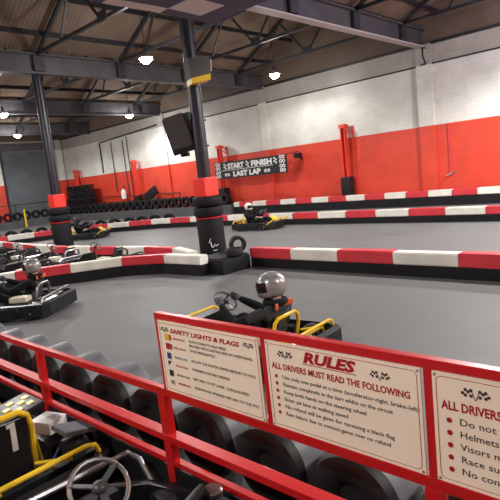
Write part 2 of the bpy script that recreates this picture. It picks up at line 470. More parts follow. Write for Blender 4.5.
# tyre rows
wallt = tyre_mesh(.31, .24, hub=.5, n=20).mesh('tyre', 'rubber', True)
def tyre(loc, rz, label, group, me=wallt, tilt=0):
    o = bpy.data.objects.new('tyre', me); COL.objects.link(o); o.location = loc; o.rotation_euler = (0, tilt, rz)
    return tag(o, label, 'tyre', group)
k = 0
for y in [19.9+.66*i for i in range(25)]:
    x = 19.5-.1*min(1, (y-19.4)/8.6)-.4*min(1, max(0, (y-28)/3))-.1*max(0, (y-31)/4.8)
    tyre((x, y, .812), 0, 'black tyre standing upright in the row along the red wall', 'tyres along the red wall')
for i in range(13):
    tyre((17.6-i*.68, 37.15, .812), PI/2, 'black tyre standing upright in the row before the roller shutter', 'tyres before the roller shutter')
for i in range(13):
    s_ = 22.2+i*.66; p, dd = at2(s_); nr = V((dd.y, -dd.x))
    q = p+V((14.75, -3.2))+nr*.42
    tyre((q.x, q.y, .31), math.atan2(dd.y, dd.x)-PI/2+.0, 'black tyre standing behind the bend of the middle barrier', 'tyres behind the middle barrier')
sm = tyre_mesh(.19, .16, n=26).mesh('small_tyre', 'tyre', True)
tyre((7.92, 7.88, .33+.19), 1.0, 'small black tyre standing on the black block right of nearest column', None, sm)
o = tyre((7.62, 7.72, .33+.08), 0, 'small black tyre lying flat on the black block at the barrier end', None, sm); o.rotation_euler = (0, PI/2, 0)

# ------------------------------------------------------------ red wall posts
def wall_post(y, lab):
    t = thing('wall_post', (XW, y, 0), 0, lab, 'post', 'red posts along the wall')
    p = MB(); p.box((-.32, -.09, 2.1), (.22, .04, 3.2)); p.box((-.32, .09, 2.1), (.22, .04, 3.2)); p.box((-.24, 0, 2.1), (.04, .18, 3.2))
    p.build('channel', 'redwall', t, smooth=False)
    h = MB(); h.box((-.3, 0, 3.6), (.36, .28, .16)); h.build('head_plate', 'redwall', t, smooth=False)
    g = MB(); g.bar((-.05, -.35, 3.2), (-.45, -.05, 3.55), .05); g.bar((-.05, -.3, 2.6), (-.05, -.3, 3.6), .06); g.build('stay', 'redwall', t, smooth=False)
    MB().box((-.3, 0, .75), (.46, .46, 1.3), bev=.08).build('black_pad', 'plastic', t)
    return t
wall_post(12.55, 'red wall post with black padded foot, right of the start finish banner')
wall_post(20.45, 'red wall post behind the left end of the start finish banner')
wall_post(28.6, 'red wall post near the black tilted screen by the railing')
wall_post(36.1, 'red wall post above the dark pile at the far end')

# start / finish banner
t = thing('start_finish_banner', (19.2, 17.8, 1.88), 0, 'black start finish and last lap banner before the red wall', 'banner')
MB().box((0, -.1, .43), (.03, 4.9, .86)).build('cloth', 'bannerblack', t, smooth=False)
Bs = Matrix(((0, 0, -1), (-1, 0, 0), (0, 1, 0)))       # columns: right=-Y, up=Z, out=-X
def btext(name, s, size, y, z, w, m='bannerwhite', **k):
    return text(name, s, size, m, t, V((-.018, y, z)), Bs, width=w, **k)
btext('lettering', 'START', .36, 1.36, .50, 1.16, bold=.02)
btext('lettering', 'FINISH', .36, -.28, .50, 1.36, bold=.02)
btext('lettering', 'LAST LAP', .35, 1.02, .09, 1.9, bold=.022)
u = MB(); u.box((-.018, .1, .43), (.006, 3.6, .025)); u.build('underline', 'bannerwhite', t, smooth=False)
def ring(prof, nn, ax, cc, closed): MB().lathe(prof, nn, ax, cc, closed=closed).build('number_ring', 'bannerwhite', t, smooth=False)
for yc, zs in ((2.1, 1), (-2.28, 1)):
    for z in (.14, .34, .56, .76):
        for s in (-1, 1):
            ring([(-.02, .045), (-.02, .09), (-.012, .09), (-.012, .045)], 12, 'X', (0, yc+s*.09, z), closed=True)
for yc in (1.56, -.04, -1.86):
    c = MB()
    for k in range(4):
        c.box((-.018, yc+(.05 if k % 2 else -.05), .52+k*.075), (.006, .105, .077))
    c.build('chequer_mark', 'bannerwhite', t, smooth=False)
for yc in (1.45, -1.3):
    for s in (-1, 1): ring([(-.02, .03), (-.02, .085), (-.012, .085), (-.012, .03)], 12, 'X', (0, yc+s*.1, .2), closed=True)
for y in (2.05, -2.45): MB().tube([(.02, y, .84), (1.09, y, .95)], .02).build('support_arm', 'steel', t)
t = thing('wall_camera', (XW, 15.15, 2.62), 0, 'small dark camera on the red wall just right of the banner', 'camera')
MB().box((-.35, 0, 0), (.34, .26, .24), bev=.03).build('body', 'plastic', t); MB().tube([(-.2, 0, -.1), (0, 0, -.2)], .03).build('arm', 'steel', t)

# wall cable, conduits
def tag_tube(name, pts, r, m, label, cat, group=None): return MB().tube(pts, r).build(name, m, label=label, cat=cat, group=group)
tag_tube('wall_cable', [(XW-.04, -2, 5.42), (XW-.04, 8.6, 5.44), (XW-.15, 8.85, 5.45), (XW-.04, 9.1, 5.42), (XW-.04, 20, 5.4), (XW-.04, 25.6, 5.38)], .028, 'steel', 'long black cable running along top of the white wall', 'cable')
tag_tube('beam_pipe', [(XW-.1, 8.75, 6.05), (XW-.42, 8.72, 6.0), (XW-.42, 8.72, 5.7), (XW-.18, 8.72, 5.45)], .035, 'navy', 'bent black pipe where the nearest girder meets the wall', 'pipe')
t = thing('gas_pipe', (XW, 8.05, 1.15), 0, 'thin red conduit with metal valve on the red wall', 'pipe')
MB().tube([(-.026, 0, 1.95), (-.026, 0, 0), (-.14, 0, -.05)], .022).build('conduit', 'redpanel', t)
MB().tube([(-.04, -.2, .08), (-.08, -.05, -.0), (-.1, .12, -.06)], .03).build('valve', 'chrome', t)
tag_tube('white_wall_pipe', [(XW-.05, 9.35, 3.15), (XW-.05, 9.35, 5.35)], .02, 'flange', 'thin vertical pipe on white wall left of the girder pilaster', 'pipe')
t = thing('drop_pipes', (XW, 31, 0), 0, 'dark square pipe loop dropping down the far white wall', 'pipe')
MB().tube([(-.06, -5, 5.6), (-.06, 1.6, 5.3), (-.06, 1.7, 5.2), (-.06, 1.7, 3.2)], .045).build('main_pipe', 'steel', t)
for y, zt, zb in ((.3, 5.2, 1.7), (-1.1, 5.2, 1.5), (-1.6, 5.3, 1.5)): MB().tube([(-.05, y, zt), (-.05, y, zb)], .028).build('thin_pipe', 'steel', t)
t = thing('water_canister', (XW-.3, 30.2, 1.15), 0, 'white cylinder fixed low on the far red wall', 'canister')
MB().lathe([(.1, .02), (.12, .17), (.6, .17), (.7, .12), (.78, .04)], 20, 'Z').build('tank', 'white', t)
MB().tube([(0, 0, .78), (.1, 0, .95), (.2, 0, 1)], .03).build('hose', 'steel', t)

# railing before the red wall
t = thing('wall_railing', (20.1, 0, 0), 0, 'thin dark railing before the red wall behind the tyre row', 'railing')
rr = MB()
rr.tube([(0, 24.4, 1.35), (0, 33, 1.5)], .03).tube([(0, 24.4, .98), (0, 33, 1.1)], .025)
rr.build('rail', 'steel', t)
for y in (24.4, 27.0, 30, 32.9): MB().tube([(0, y, 0), (0, y, 1.36+(y-24.4)*.017)], .03).build('post', 'steel', t)
t = thing('tilted_screen', (19.83, 26.95, 1.1), math.radians(4), 'black tilted screen leaning over the railing by the wall', 'screen')
R = Matrix.Rotation(math.radians(-24), 4, 'X')
MB().box((0, 0, .32), (.16, 1.3, .55), R, bev=.03).build('panel', 'plastic', t); MB().tube([(0, .3, .2), (0, -.4, -.1), (0, -.9, .05)], .05).build('stand_arm', 'steel', t)
MB().tube([(0, 0, .2), (.03, -.1, -.6), (.03, -.1, -1.1)], .035).build('stand_post', 'steel', t)

# dark pile at far end
for i in range(13):
    z = .5+i*.155
    wd = 4.3-i*.13 if i < 10 else 3.2
    b = MB(); q = 10
    pts = [(-wd/2+wd*j/q, .02*math.sin(j*1.7+i)) for j in range(q+1)]
    for (a, za), (c_, zc) in zip(pts, pts[1:]): b.bar((0, a, za), (0, c_+.01, zc), .44, .12)
    o = b.build('rubber_sheet', 'rubber' if i % 3 else 'plastic', label='long black sheet lying in the dark pile at the far wall', cat='rubber sheet', group='black sheets in the far pile', smooth=False)
    o.location = (19.5+random.uniform(-.01, .01), 35.2+random.uniform(-.2, .2)-i*.03, z+.09); o.rotation_euler = (0, 0, random.uniform(-.004, .004))
MB().box((0, 0, .25), (.44, 4.6, .5)).build('pile_pallet', 'plastic', label='black base under the dark pile of sheets', cat='pallet').location = (19.5, 35.15, 0)

# shutter railing, posts, left wall things
t = thing('shutter_railing', (0, 36.4, 0), 0, 'thin dark railing standing before the grey roller shutter', 'railing')
rr = MB(); rr.tube([(11, 0, 1.72), (17.8, 0, 1.61)], .03); rr.build('rail', 'steel', t)
for x in (12.6, 15.2, 17.75): MB().tube([(x, 0, 0), (x, 0, 1.65)], .03).build('post', 'steel', t)
t = thing('marker_post', (15.9, 36.7, 0), 0, 'short yellow marker post before the grey roller shutter', 'post')
MB().tube([(0, 0, 0), (0, 0, 1.3)], .07).build('body', 'yellow', t); MB().box((0, 0, 1.32), (.2, .2, .06)).build('cap', 'charcoal', t)
t = thing('wall_light_box', (14.2, YE-.1, 1.75), 0, 'round pale emergency light on the red end wall at far left', 'light')
MB().box((0, 0, 0), (.5, .2, .7), bev=.04).build('box', 'white', t); MB().lathe([(-.18, .02), (-.16, .16), (-.08, .2)], 18, 'Y').build('lens', 'cream', t)

# ------------------------------------------------------------ lamps
def lamp(x, y, z, lab, power, grp='high-bay lamps under the roof', vis=True):
    t = thing('ceiling_lamp', (x, y, z), 0, lab, 'lamp', grp)
    MB().lathe([(-.01, .14), (.02, .15), (.1, .08), (.3, .06), (.34, .03)], 20, 'Z').build('housing', 'charcoal', t)
    MB().lathe([(-.18, .0005), (-.16, .1), (-.08, .19), (-.01, .21), (.0, .15)], 20, 'Z').build('lens', 'lamp', t)
    zt = roof_z(y)+.02
    MB().tube([(0, 0, .33), (0, 0, zt-z)], .012).build('hanger', 'steel', t)
    for kind, pw in (('SPOT', power), ('POINT', power*UPL)):
        ld = bpy.data.lights.new('lamp_light', kind); ld.energy = pw; ld.shadow_soft_size = .15; ld.color = (1, .98, .95)
        if kind == 'SPOT': ld.spot_size = math.radians(165); ld.spot_blend = .35
        lo = bpy.data.objects.new('lamp_light', ld); COL.objects.link(lo); lo.parent = t; lo.location = (0, 0, -.34)
P = 800; UPL = .24
lamp(10.65, 13.75, 6.0, 'brightest ceiling lamp, left of the nearest column', P)
lamp(17.5, 14.1, 6.0, 'bright ceiling lamp near the white wall, right of nearest column', P*.45)
lamp(10.6, 24.9, 6.0, 'ceiling lamp at far left edge under the roof', P)
lamp(17.6, 24.9, 6.0, 'ceiling lamp left of hanging loudspeaker', P)
lamp(14.65, 32.9, 6.0, 'small distant ceiling lamp above the roller shutter', P)
for x, y, q in [(3.7, 13.9, 1), (3.7, 24.9, 1), (16.6, 2.6, 2.6), (10.6, 3.2, 1.5), (10.6, -4.5, 1), (17.4, -5, 1), (-3, 14, 1)]:
    lamp(x, y, 6.0, 'ceiling lamp out of the photo frame', P*q)
for x, y in [(-3, 3), (3.7, -4)]: lamp(x, y, 6.0, 'ceiling lamp out of the photo frame', P*.85)
# purple lamp glow at the top right
ld = bpy.data.lights.new('purple_light', 'POINT'); ld.energy = 120; ld.color = (.3, .15, 1); ld.shadow_soft_size = .1
t = thing('purple_lamp', (17.2, 3.9, 7.6), 0, 'purple lamp under the roof beyond top right corner', 'lamp')
MB().lathe([(0, .12), (.14, .12), (.2, .05)], 16, 'Z').build('housing', 'charcoal', t); MB().lathe([(-.01, .001), (-.01, .11)], 16, 'Z').build('lens', 'purple', t)
lo = bpy.data.objects.new('purple_light', ld); COL.objects.link(lo); lo.parent = t; lo.location = (0, 0, -.15)
MB().tube([(0, 0, .2), (0, 0, .75)], .012).build('hanger', 'steel', t)

# chequered cloth hung overhead
t = thing('chequered_flag_canopy', (0, 0, 4.0), 0, 'dark and pale chequered cloth canopy hung overhead at top edge', 'flag')
xb = [2.62, 3.39, 4.18, 4.69, 5.05]; yb = [5.02, 4.86, 4.42, 3.9]
for par in (0, 1):
    m_ = MB()
    for i in range(4):
        for j in range(3):
            if ((i+j) % 2 if i < 3 else 0) == par:
                x0, x1, y0, y1 = xb[i], xb[i+1], yb[j+1], yb[j]
                nn = 4
                for a in range(nn):
                    xa, xc = x0+(x1-x0)*a/nn, x0+(x1-x0)*(a+1)/nn
                    def z(x, y): return .006*math.sin(x*5)+.006*math.sin(y*7)
                    vs = [m_.bm.verts.new((p, q, z(p, q))) for p, q in ((xa, y0), (xc, y0), (xc, y1), (xa, y1))]
                    m_.bm.faces.new(vs)
    ge = bmesh.ops.solidify(m_.bm, geom=m_.bm.faces[:], thickness=.006)
    m_.build('dark_squares' if par == 0 else 'pale_squares', 'flagdark' if par == 0 else 'flagpale', t, smooth=False)
wz = MB()
for x, y in ((2.65, 5.0), (5.03, 5.0), (2.65, 3.45), (5.03, 3.45)): wz.tube([(x, y, 0), (x, y, roof_z(y)-3.98)], .006)
wz.build('suspension_wire', 'steel', t)

# ------------------------------------------------------------ fence and signs
XF = 1.7
t = thing('pit_fence', (XF, 0, 0), 0, 'red tubular pit fence carrying the rule signs before the tyres', 'fence')
def bar_box(name, y0, y1, z0, z1, m='redpaint', w=.045, x=0): MB().box((x, (y0+y1)/2, (z0+z1)/2), (w, abs(y1-y0), z1-z0), bev=.004).build(name, m, t, smooth=False)
YL, YR = 11.2, -2.2
bar_box('top_rail', YL, YR, .765, .812, w=.04); bar_box('middle_rail', YL, YR, .48, .522, w=.075); bar_box('bottom_rail', YL, YR, .32, .352)
bar_box('kick_board', YL, YR, .0, .30, 'plastic', .03)
for y in (9.05, 7.4, 5.75, 4.1, 2.45, .79, -.85): bar_box('fence_post', y-.035, y+.035, .0, .765, w=.05)
YS = [(2.40, 1.585), (1.585, .79), (.79, -.02)]
for i, y in enumerate((2.392, 1.58, .785, -.03, -.85)): bar_box('sign_post', y-.02, y+.02, .812, 1.24, w=.038)
bar_box('sign_top_rail', 2.415, -.87, 1.24, 1.277, w=.04)

def sign(name, yl, yr, lab):
    s = thing(name, (XF-.024, yl-.022, .82), 0, lab, 'sign', None)
    W = yl-yr-.044; Hh = .42
    MB().box((0, -W/2, Hh/2), (.006, W, Hh)).build('panel', 'signface', s, smooth=False)
    # thin red border line with rounded corners
    pts = []; m_, rr = .014, .02
    for cx, cz, a0 in ((W-m_-rr, m_+rr, -90), (W-m_-rr, Hh-m_-rr, 0), (m_+rr, Hh-m_-rr, 90), (m_+rr, m_+rr, 180)):
        for k in range(5):
            a = math.radians(a0+k*22.5); pts.append((-.0035, -(cx+rr*math.cos(a)), cz+rr*math.sin(a)))
    MB().tube(pts, .0014, 4, closed=True).build('border_line', 'signred', s, smooth=False)
    for q in ((.01, .01), (W-.01, .01), (.01, Hh-.01), (W-.01, Hh-.01)): MB().lathe([(-.006, .0001), (-.006, .005), (0, .006)], 8, 'X', (0, -q[0], q[1])).build('screw', 'chrome', s)
    return s, W, Hh
def st(s, txt, size, x, z, m='signblack', w=None, name='lettering', **k):
    return text(name, txt, size, m, s, V((-.0042, -x, z)), Bs, width=w, extrude=.0004, **k)
def flags(s, x, z, sc=1):
    f = MB()
    for d in (-1, 1):
        f.bar((-.0045, -(x), z-.018*sc), (-.0045, -(x+d*.012*sc), z+.012*sc), .0016)
        for i in range(4):
            for j in range(3):
                if (i+j) % 2 == 0:
                    u = x+d*(.012+.0075*i)*sc; v = z+(.010-.008*j+.003*math.sin(i*1.6))*sc
                    f.box((-.0045, -u, v), (.001, .0075*sc, .008*sc))
    f.build('crossed_flags', 'signblack', s, smooth=False)

# sign 1
s, W, Hh = sign('safety_flags_sign', *YS[0], 'cream safety lights and flags sign, leftmost on the red fence')
flags(s, .06, .372, .9); flags(s, W-.065, .374, .9)
st(s, 'SAFETY LIGHTS & FLAGS', .034, .11, .358, 'signred', W-.235, name='heading', bold=.0012, shear=.15)
rows = [('signyellow', 'YELLOW FLAG', 'SLOW DOWN TO HALF SPEED', .315), ('signred', 'RED FLAG', 'STOP IMMEDIATELY', .262),
        ('signblue', 'BLUE FLAG', 'ALLOW THE FASTER DRIVER BEHIND TO PASS', .205), ('signblack', 'BLACK FLAG', 'WARNING FOR BAD DRIVING', .157),
        ('signblack', 'BLACK FLAG', 'RETURN TO PIT LANE - DISQUALIFIED', .102), ('signblack', 'CHEQUERED FLAG', 'SESSION HAS FINISHED RETURN TO THE PITS', .052)]
for i, (mm, a, b_, z) in enumerate(rows):
    sw = MB(); 
    if i == 5:
        for p in range(4):
            for q in range(3):
                if (p+q) % 2: sw.box((-.004, -(.06+p*.009), z+q*.008), (.001, .009, .008))
    elif i == 3: sw.prism([(-.055, z), (-.055, z+.03), (-.09, z+.03)], -.0045, -.0035, 'X')
    else: sw.box((-.004, -.073, z+.013), (.001, .036, .036))
    sw.build('flag_swatch', mm, s, smooth=False)
    if i < 2: MB().box((-.004, -.102, z+.013), (.001, .016, .032)).build('light_swatch', 'signred', s, smooth=False)
    st(s, a, .0165, .122, z+.006, 'signred' if i in (0, 1, 3, 5) else 'signblue' if i == 2 else 'signblack', .105, bold=.0002)
    st(s, b_, .021, .262, z+.008, 'signblack', min(W-.3, .0125*len(b_)))
    if i == 0: st(s, 'PROCEED WITH CAUTION AND NO OVERTAKING', .021, .262, z-.016, 'signblack', W-.31)
# sign 2
s, W, Hh = sign('rules_sign', *YS[1], 'cream RULES sign, middle of the three on the red fence')
flags(s, .115, .365, 1.1); flags(s, W-.165, .36, 1.1)
st(s, 'RULES', .066, .215, .350, 'signred', .265, name='heading', bold=.003, shear=.25)
MB().box((-.0042, -.345, .341), (.001, .27, .003)).build('underline', 'signred', s, smooth=False)
st(s, 'ALL DRIVERS MUST READ THE FOLLOWING', .040, .032, .292, 'signred', W-.075, name='heading', bold=.0009)
L2 = [('Use only one pedal at a time (accelerator-right, brake-left)', .66), ('Remain completely in the kart whilst on the circuit', .55), ('Keep both hands on the steering wheel', .43),
      ('Enter pit lane at walking speed', .34), ('No refund will be given for receiving a black flag', .55), ('Ram failure due to contact-game over no refund', .53)]
for i, (a, w_) in enumerate(L2):
    z = .248-i*.0355
    MB().lathe([(-.0045, .0001), (-.0045, .0085), (-.0035, .0085)], 12, 'X', (0, -.052, z+.007)).build('bullet', 'signred', s, smooth=False)
    st(s, a, .0255, .088, z, 'signblack', w_*.985)
# sign 3
s, W, Hh = sign('drivers_rules_sign', *YS[2], 'cream ALL DRIVERS sign cut off by the right edge of the photo')
flags(s, .15, .362, 1.25)
st(s, 'RULES', .07, .26, .35, 'signred', .26, name='heading', bold=.004, shear=.25)
st(s, 'ALL DRIVERS MUST OBEY THE FOLLOWING', .046, .03, .287, 'signred', W-.07, name='heading', bold=.0011)
L3 = ['Do not walk on the track', 'Helmets must be worn', 'Visors must be down', 'Race suits must be worn', 'No contact with others']
for i, a in enumerate(L3):
    z = .236-i*.047
    MB().lathe([(-.0045, .0001), (-.0045, .010), (-.0035, .010)], 12, 'X', (0, -.055, z+.010)).build('bullet', 'signred', s, smooth=False)
    st(s, a, .036, .09, z, 'signblack', .0178*len(a))

# belt-wrapped tyres behind the fence
def wrapped(y, lab, g):
    o = thing('barrier_tyre', (1.985, y, .266), 0, lab, 'tyre', g)
    return o
wr = MB().lathe([(.075, .262), (.068, .27), (.07, .28), (.08, .284), (.30, .284), (.312, .272), (.312, .245)], 40, 'X', closed=True).mesh('belt_wrap', 'belt', True)
tf = MB().lathe([(.05, .001), (.05, .09), (.02, .12), (.0, .17), (.0, .225), (.018, .262), (.06, .279), (.09, .276), (.29, .262), (.3, .17), (.28, .001)], 36, 'X').mesh('tyre_carcass', 'tyre', True)
for i in range(-3, 15):
    y = 1.39+.572*i
    o = thing('barrier_tyre', (1.985, y, .285), 0, 'grey wrapped tyre standing upright behind the red pit fence', 'tyre', 'wrapped tyres behind the pit fence')
    o.scale = (1, .93, .93)
    for nm, me in (('belt_wrap', wr), ('tyre_carcass', tf)):
        c = bpy.data.objects.new(nm, me); COL.objects.link(c); c.parent = o

# ------------------------------------------------------------ karts (front = +y)
kt_tyre = tyre_mesh(.135, .16, hub=.5, n=20).mesh('wheel_tyre', 'tyre', True)
kt_rim = MB().lathe([(-.05, .02), (-.06, .05), (-.065, .068), (.065, .068), (.06, .05), (.05, .02)], 16, 'X', closed=True).mesh('wheel_rim', 'chrome', True)
def make_kart(lab, group, tube='yellow', hoop=True, panel=None, hoop_z=.67):
    t = thing('go_kart', (0, 0, 0), 0, lab, 'go-kart', group)
    hw, yr_, yf = .61, -.92, .87
    # bumper ring
    out = [(-hw+.1, yr_), (hw-.1, yr_), (hw, yr_+.1), (hw, .42), (hw-.12, .7), (.3, yf), (-.3, yf), (-hw+.12, .7), (-hw, .42), (-hw, yr_+.1)]
    b = MB(); A, B, C, D = [], [], [], []
    for x, y in out:
        q = V((x, y)); i = q*(1-.085/q.length)
        A.append(b.bm.verts.new((x, y, .05))); B.append(b.bm.verts.new((x, y, .26))); C.append(b.bm.verts.new((i.x, i.y, .28))); D.append(b.bm.verts.new((i.x, i.y, .05)))
    n_ = len(out)
    for k in range(n_):
        j = (k+1) % n_
        for P_, Q_ in ((A, B), (B, C), (C, D), (D, A)): b.bm.faces.new((P_[k], P_[j], Q_[j], Q_[k]))
    b.build('bumper', 'plastic', t, smooth=False)
    for s_ in (-1, 1): MB().box((s_*.53, -.02, .15), (.22, .66, .18), bev=.03).build('side_pod', 'plastic', t)
    ch = MB()
    for s_ in (-1, 1):
        ch.tube([(s_*.22, .78, .09), (s_*.24, .4, .07), (s_*.3, -.1, .07), (s_*.3, -.8, .09)], .018)
        ch.tube([(s_*.3, -.6, .08), (s_*.62, -.6, .12)], .016)
        ch.tube([(s_*.24, .45, .1), (s_*.62, .5, .12)], .016)
    ch.tube([(-.3, -.78, .09), (.3, -.78, .09)], .018).tube([(-.22, .8, .09), (.22, .8, .09)], .018).tube([(-.28, .1, .07), (.28, .1, .07)], .018)
    ch.build('chassis', tube if tube != 'yellow' else 'steel', t)
    MB().box((0, .3, .055), (.48, 1.0, .012)).build('floor_tray', 'charcoal', t)
    # rear bars
    rb = MB()
    for (y, z, r_) in ((-.68, .25, .018), (-.80, .35, .018)):
        rb.tube([(-.58, y, .2), (-.57, y, z-.05), (-.52, y, z), (.46, y, z), (.52, y, z-.02), (.54, y, z-.07), (.54, y, .18)], r_)
    rb.tube([(-.3, -.6, .3), (-.1, -.8, .32)], .012).tube([(.2, -.6, .3), (.35, -.8, .32)], .012)
    rb.build('rear_bar', tube, t)
    fb = MB(); fb.tube([(-.5, .6, .16), (-.52, .86, .32), (-.48, .92, .36), (.48, .92, .36), (.52, .86, .32), (.5, .6, .16)], .019); fb.build('front_bar', tube, t)
    # seat shell
    se = MB()
    prof = [(.22, .1), (.1, .075), (-.1, .08), (-.22, .14), (-.31, .3), (-.37, .5), (-.38, .56)]
    rows_ = []
    for y, z in prof:
        wd = .19 if z < .3 else .19-(z-.3)*.12
        lift = .1 if z < .2 else .04
        rows_.append([se.bm.verts.new((wd*math.sin(a), y-.18+(0.06*(1-math.cos(a)) if z > .25 else 0), z+lift*(1-math.cos(a*1.0)))) for a in [(-1.35+2.7*k/8) for k in range(9)]])
    for a, c_ in zip(rows_, rows_[1:]):
        for k in range(8): se.bm.faces.new((a[k], a[k+1], c_[k+1], c_[k]))
    bmesh.ops.solidify(se.bm, geom=se.bm.faces[:], thickness=.02)
    se.build('seat', 'charcoal', t)
    if hoop:
        MB().tube([(-.23, -.50, .1), (-.225, -.57, hoop_z-.12), (-.205, -.58, hoop_z-.04), (-.15, -.585, hoop_z), (.15, -.585, hoop_z), (.205, -.58, hoop_z-.04), (.225, -.57, hoop_z-.12), (.23, -.50, .1)], .021, 8).build('seat_hoop', tube, t)
        if hoop_z > .6: MB().box((0, -.575, .42), (.39, .015, .42), Matrix.Rotation(.07, 4, 'X')).build('back_panel', 'plastic', t)
    # steering
    sw = MB(); c0 = V((0, .25, .61)); Rt = Matrix.Rotation(math.radians(42), 3, 'X')
    ring = [c0+Rt @ V((.135*math.cos(2*PI*k/24), .135*math.sin(2*PI*k/24), 0)) for k in range(24)]
    sw.tube(ring, .0115, 8, closed=True)
    w_o = sw.build('steering_wheel', 'charcoal', t)
    sk = MB()
    for a in (30, 150, 270): sk.bar(c0, c0+Rt @ V((.14*math.cos(math.radians(a)), .14*math.sin(math.radians(a)), 0)), .035, .006)
    sk.ball(c0, (.04, .04, .03)); sk.build('spokes', 'charcoal', w_o)
    MB().tube([c0, (0, .55, .15)], .014).build('steering_column', 'steel', t)
    # nose fairing with number plate
    nf = MB(); nf.prism([(.48, .12), (.84, .12), (.78, .26), (.54, .44), (.48, .44)], -.19, .19, 'X'); nf.build('nose_fairing', 'plastic', t, smooth=False)
    if panel: MB().box((0, .67, .37), (.3, .28, .01), Matrix.Rotation(math.radians(-37), 4, 'X')).build('number_plate', panel, t, smooth=False)
    # engine on left
    e = MB(); e.box((-.42, -.42, .2), (.22, .26, .2), bev=.02)
    for k in range(6): e.box((-.42, -.27+k*.018, .24), (.16, .008, .16))
    e.lathe([(-.12, .02), (-.1, .06), (-.02, .07), (0, .03)], 14, 'X', (-.5, -.38, .2)); e.build('engine', 'steel', t)
    MB().box((-.40, -.36, .345), (.22, .3, .09), bev=.03).build('fuel_tank', 'cream', t)
    MB().tube([(-.4, -.55, .25), (-.3, -.68, .22), (0, -.7, .22), (.25, -.7, .2)], [.03, .035, .05, .03]).build('exhaust', 'chrome', t)
    ax = MB(); ax.tube([(-.55, -.55, .135), (.55, -.55, .135)], .02); ax.build('rear_axle', 'chrome', t)
    for sx, y in ((-.52, -.55), (.52, -.55), (-.5, .52), (.5, .52)):
        o = bpy.data.objects.new('wheel', kt_tyre); COL.objects.link(o); o.parent = t; o.location = (sx, y, .136)
        q = bpy.data.objects.new('rim', kt_rim); COL.objects.link(q); q.parent = o
    for s_ in (-1, 1): MB().bar((s_*.12, .62, .1), (s_*.12, .68, .24), .04, .02).build('pedal', 'chrome', t)
    return t

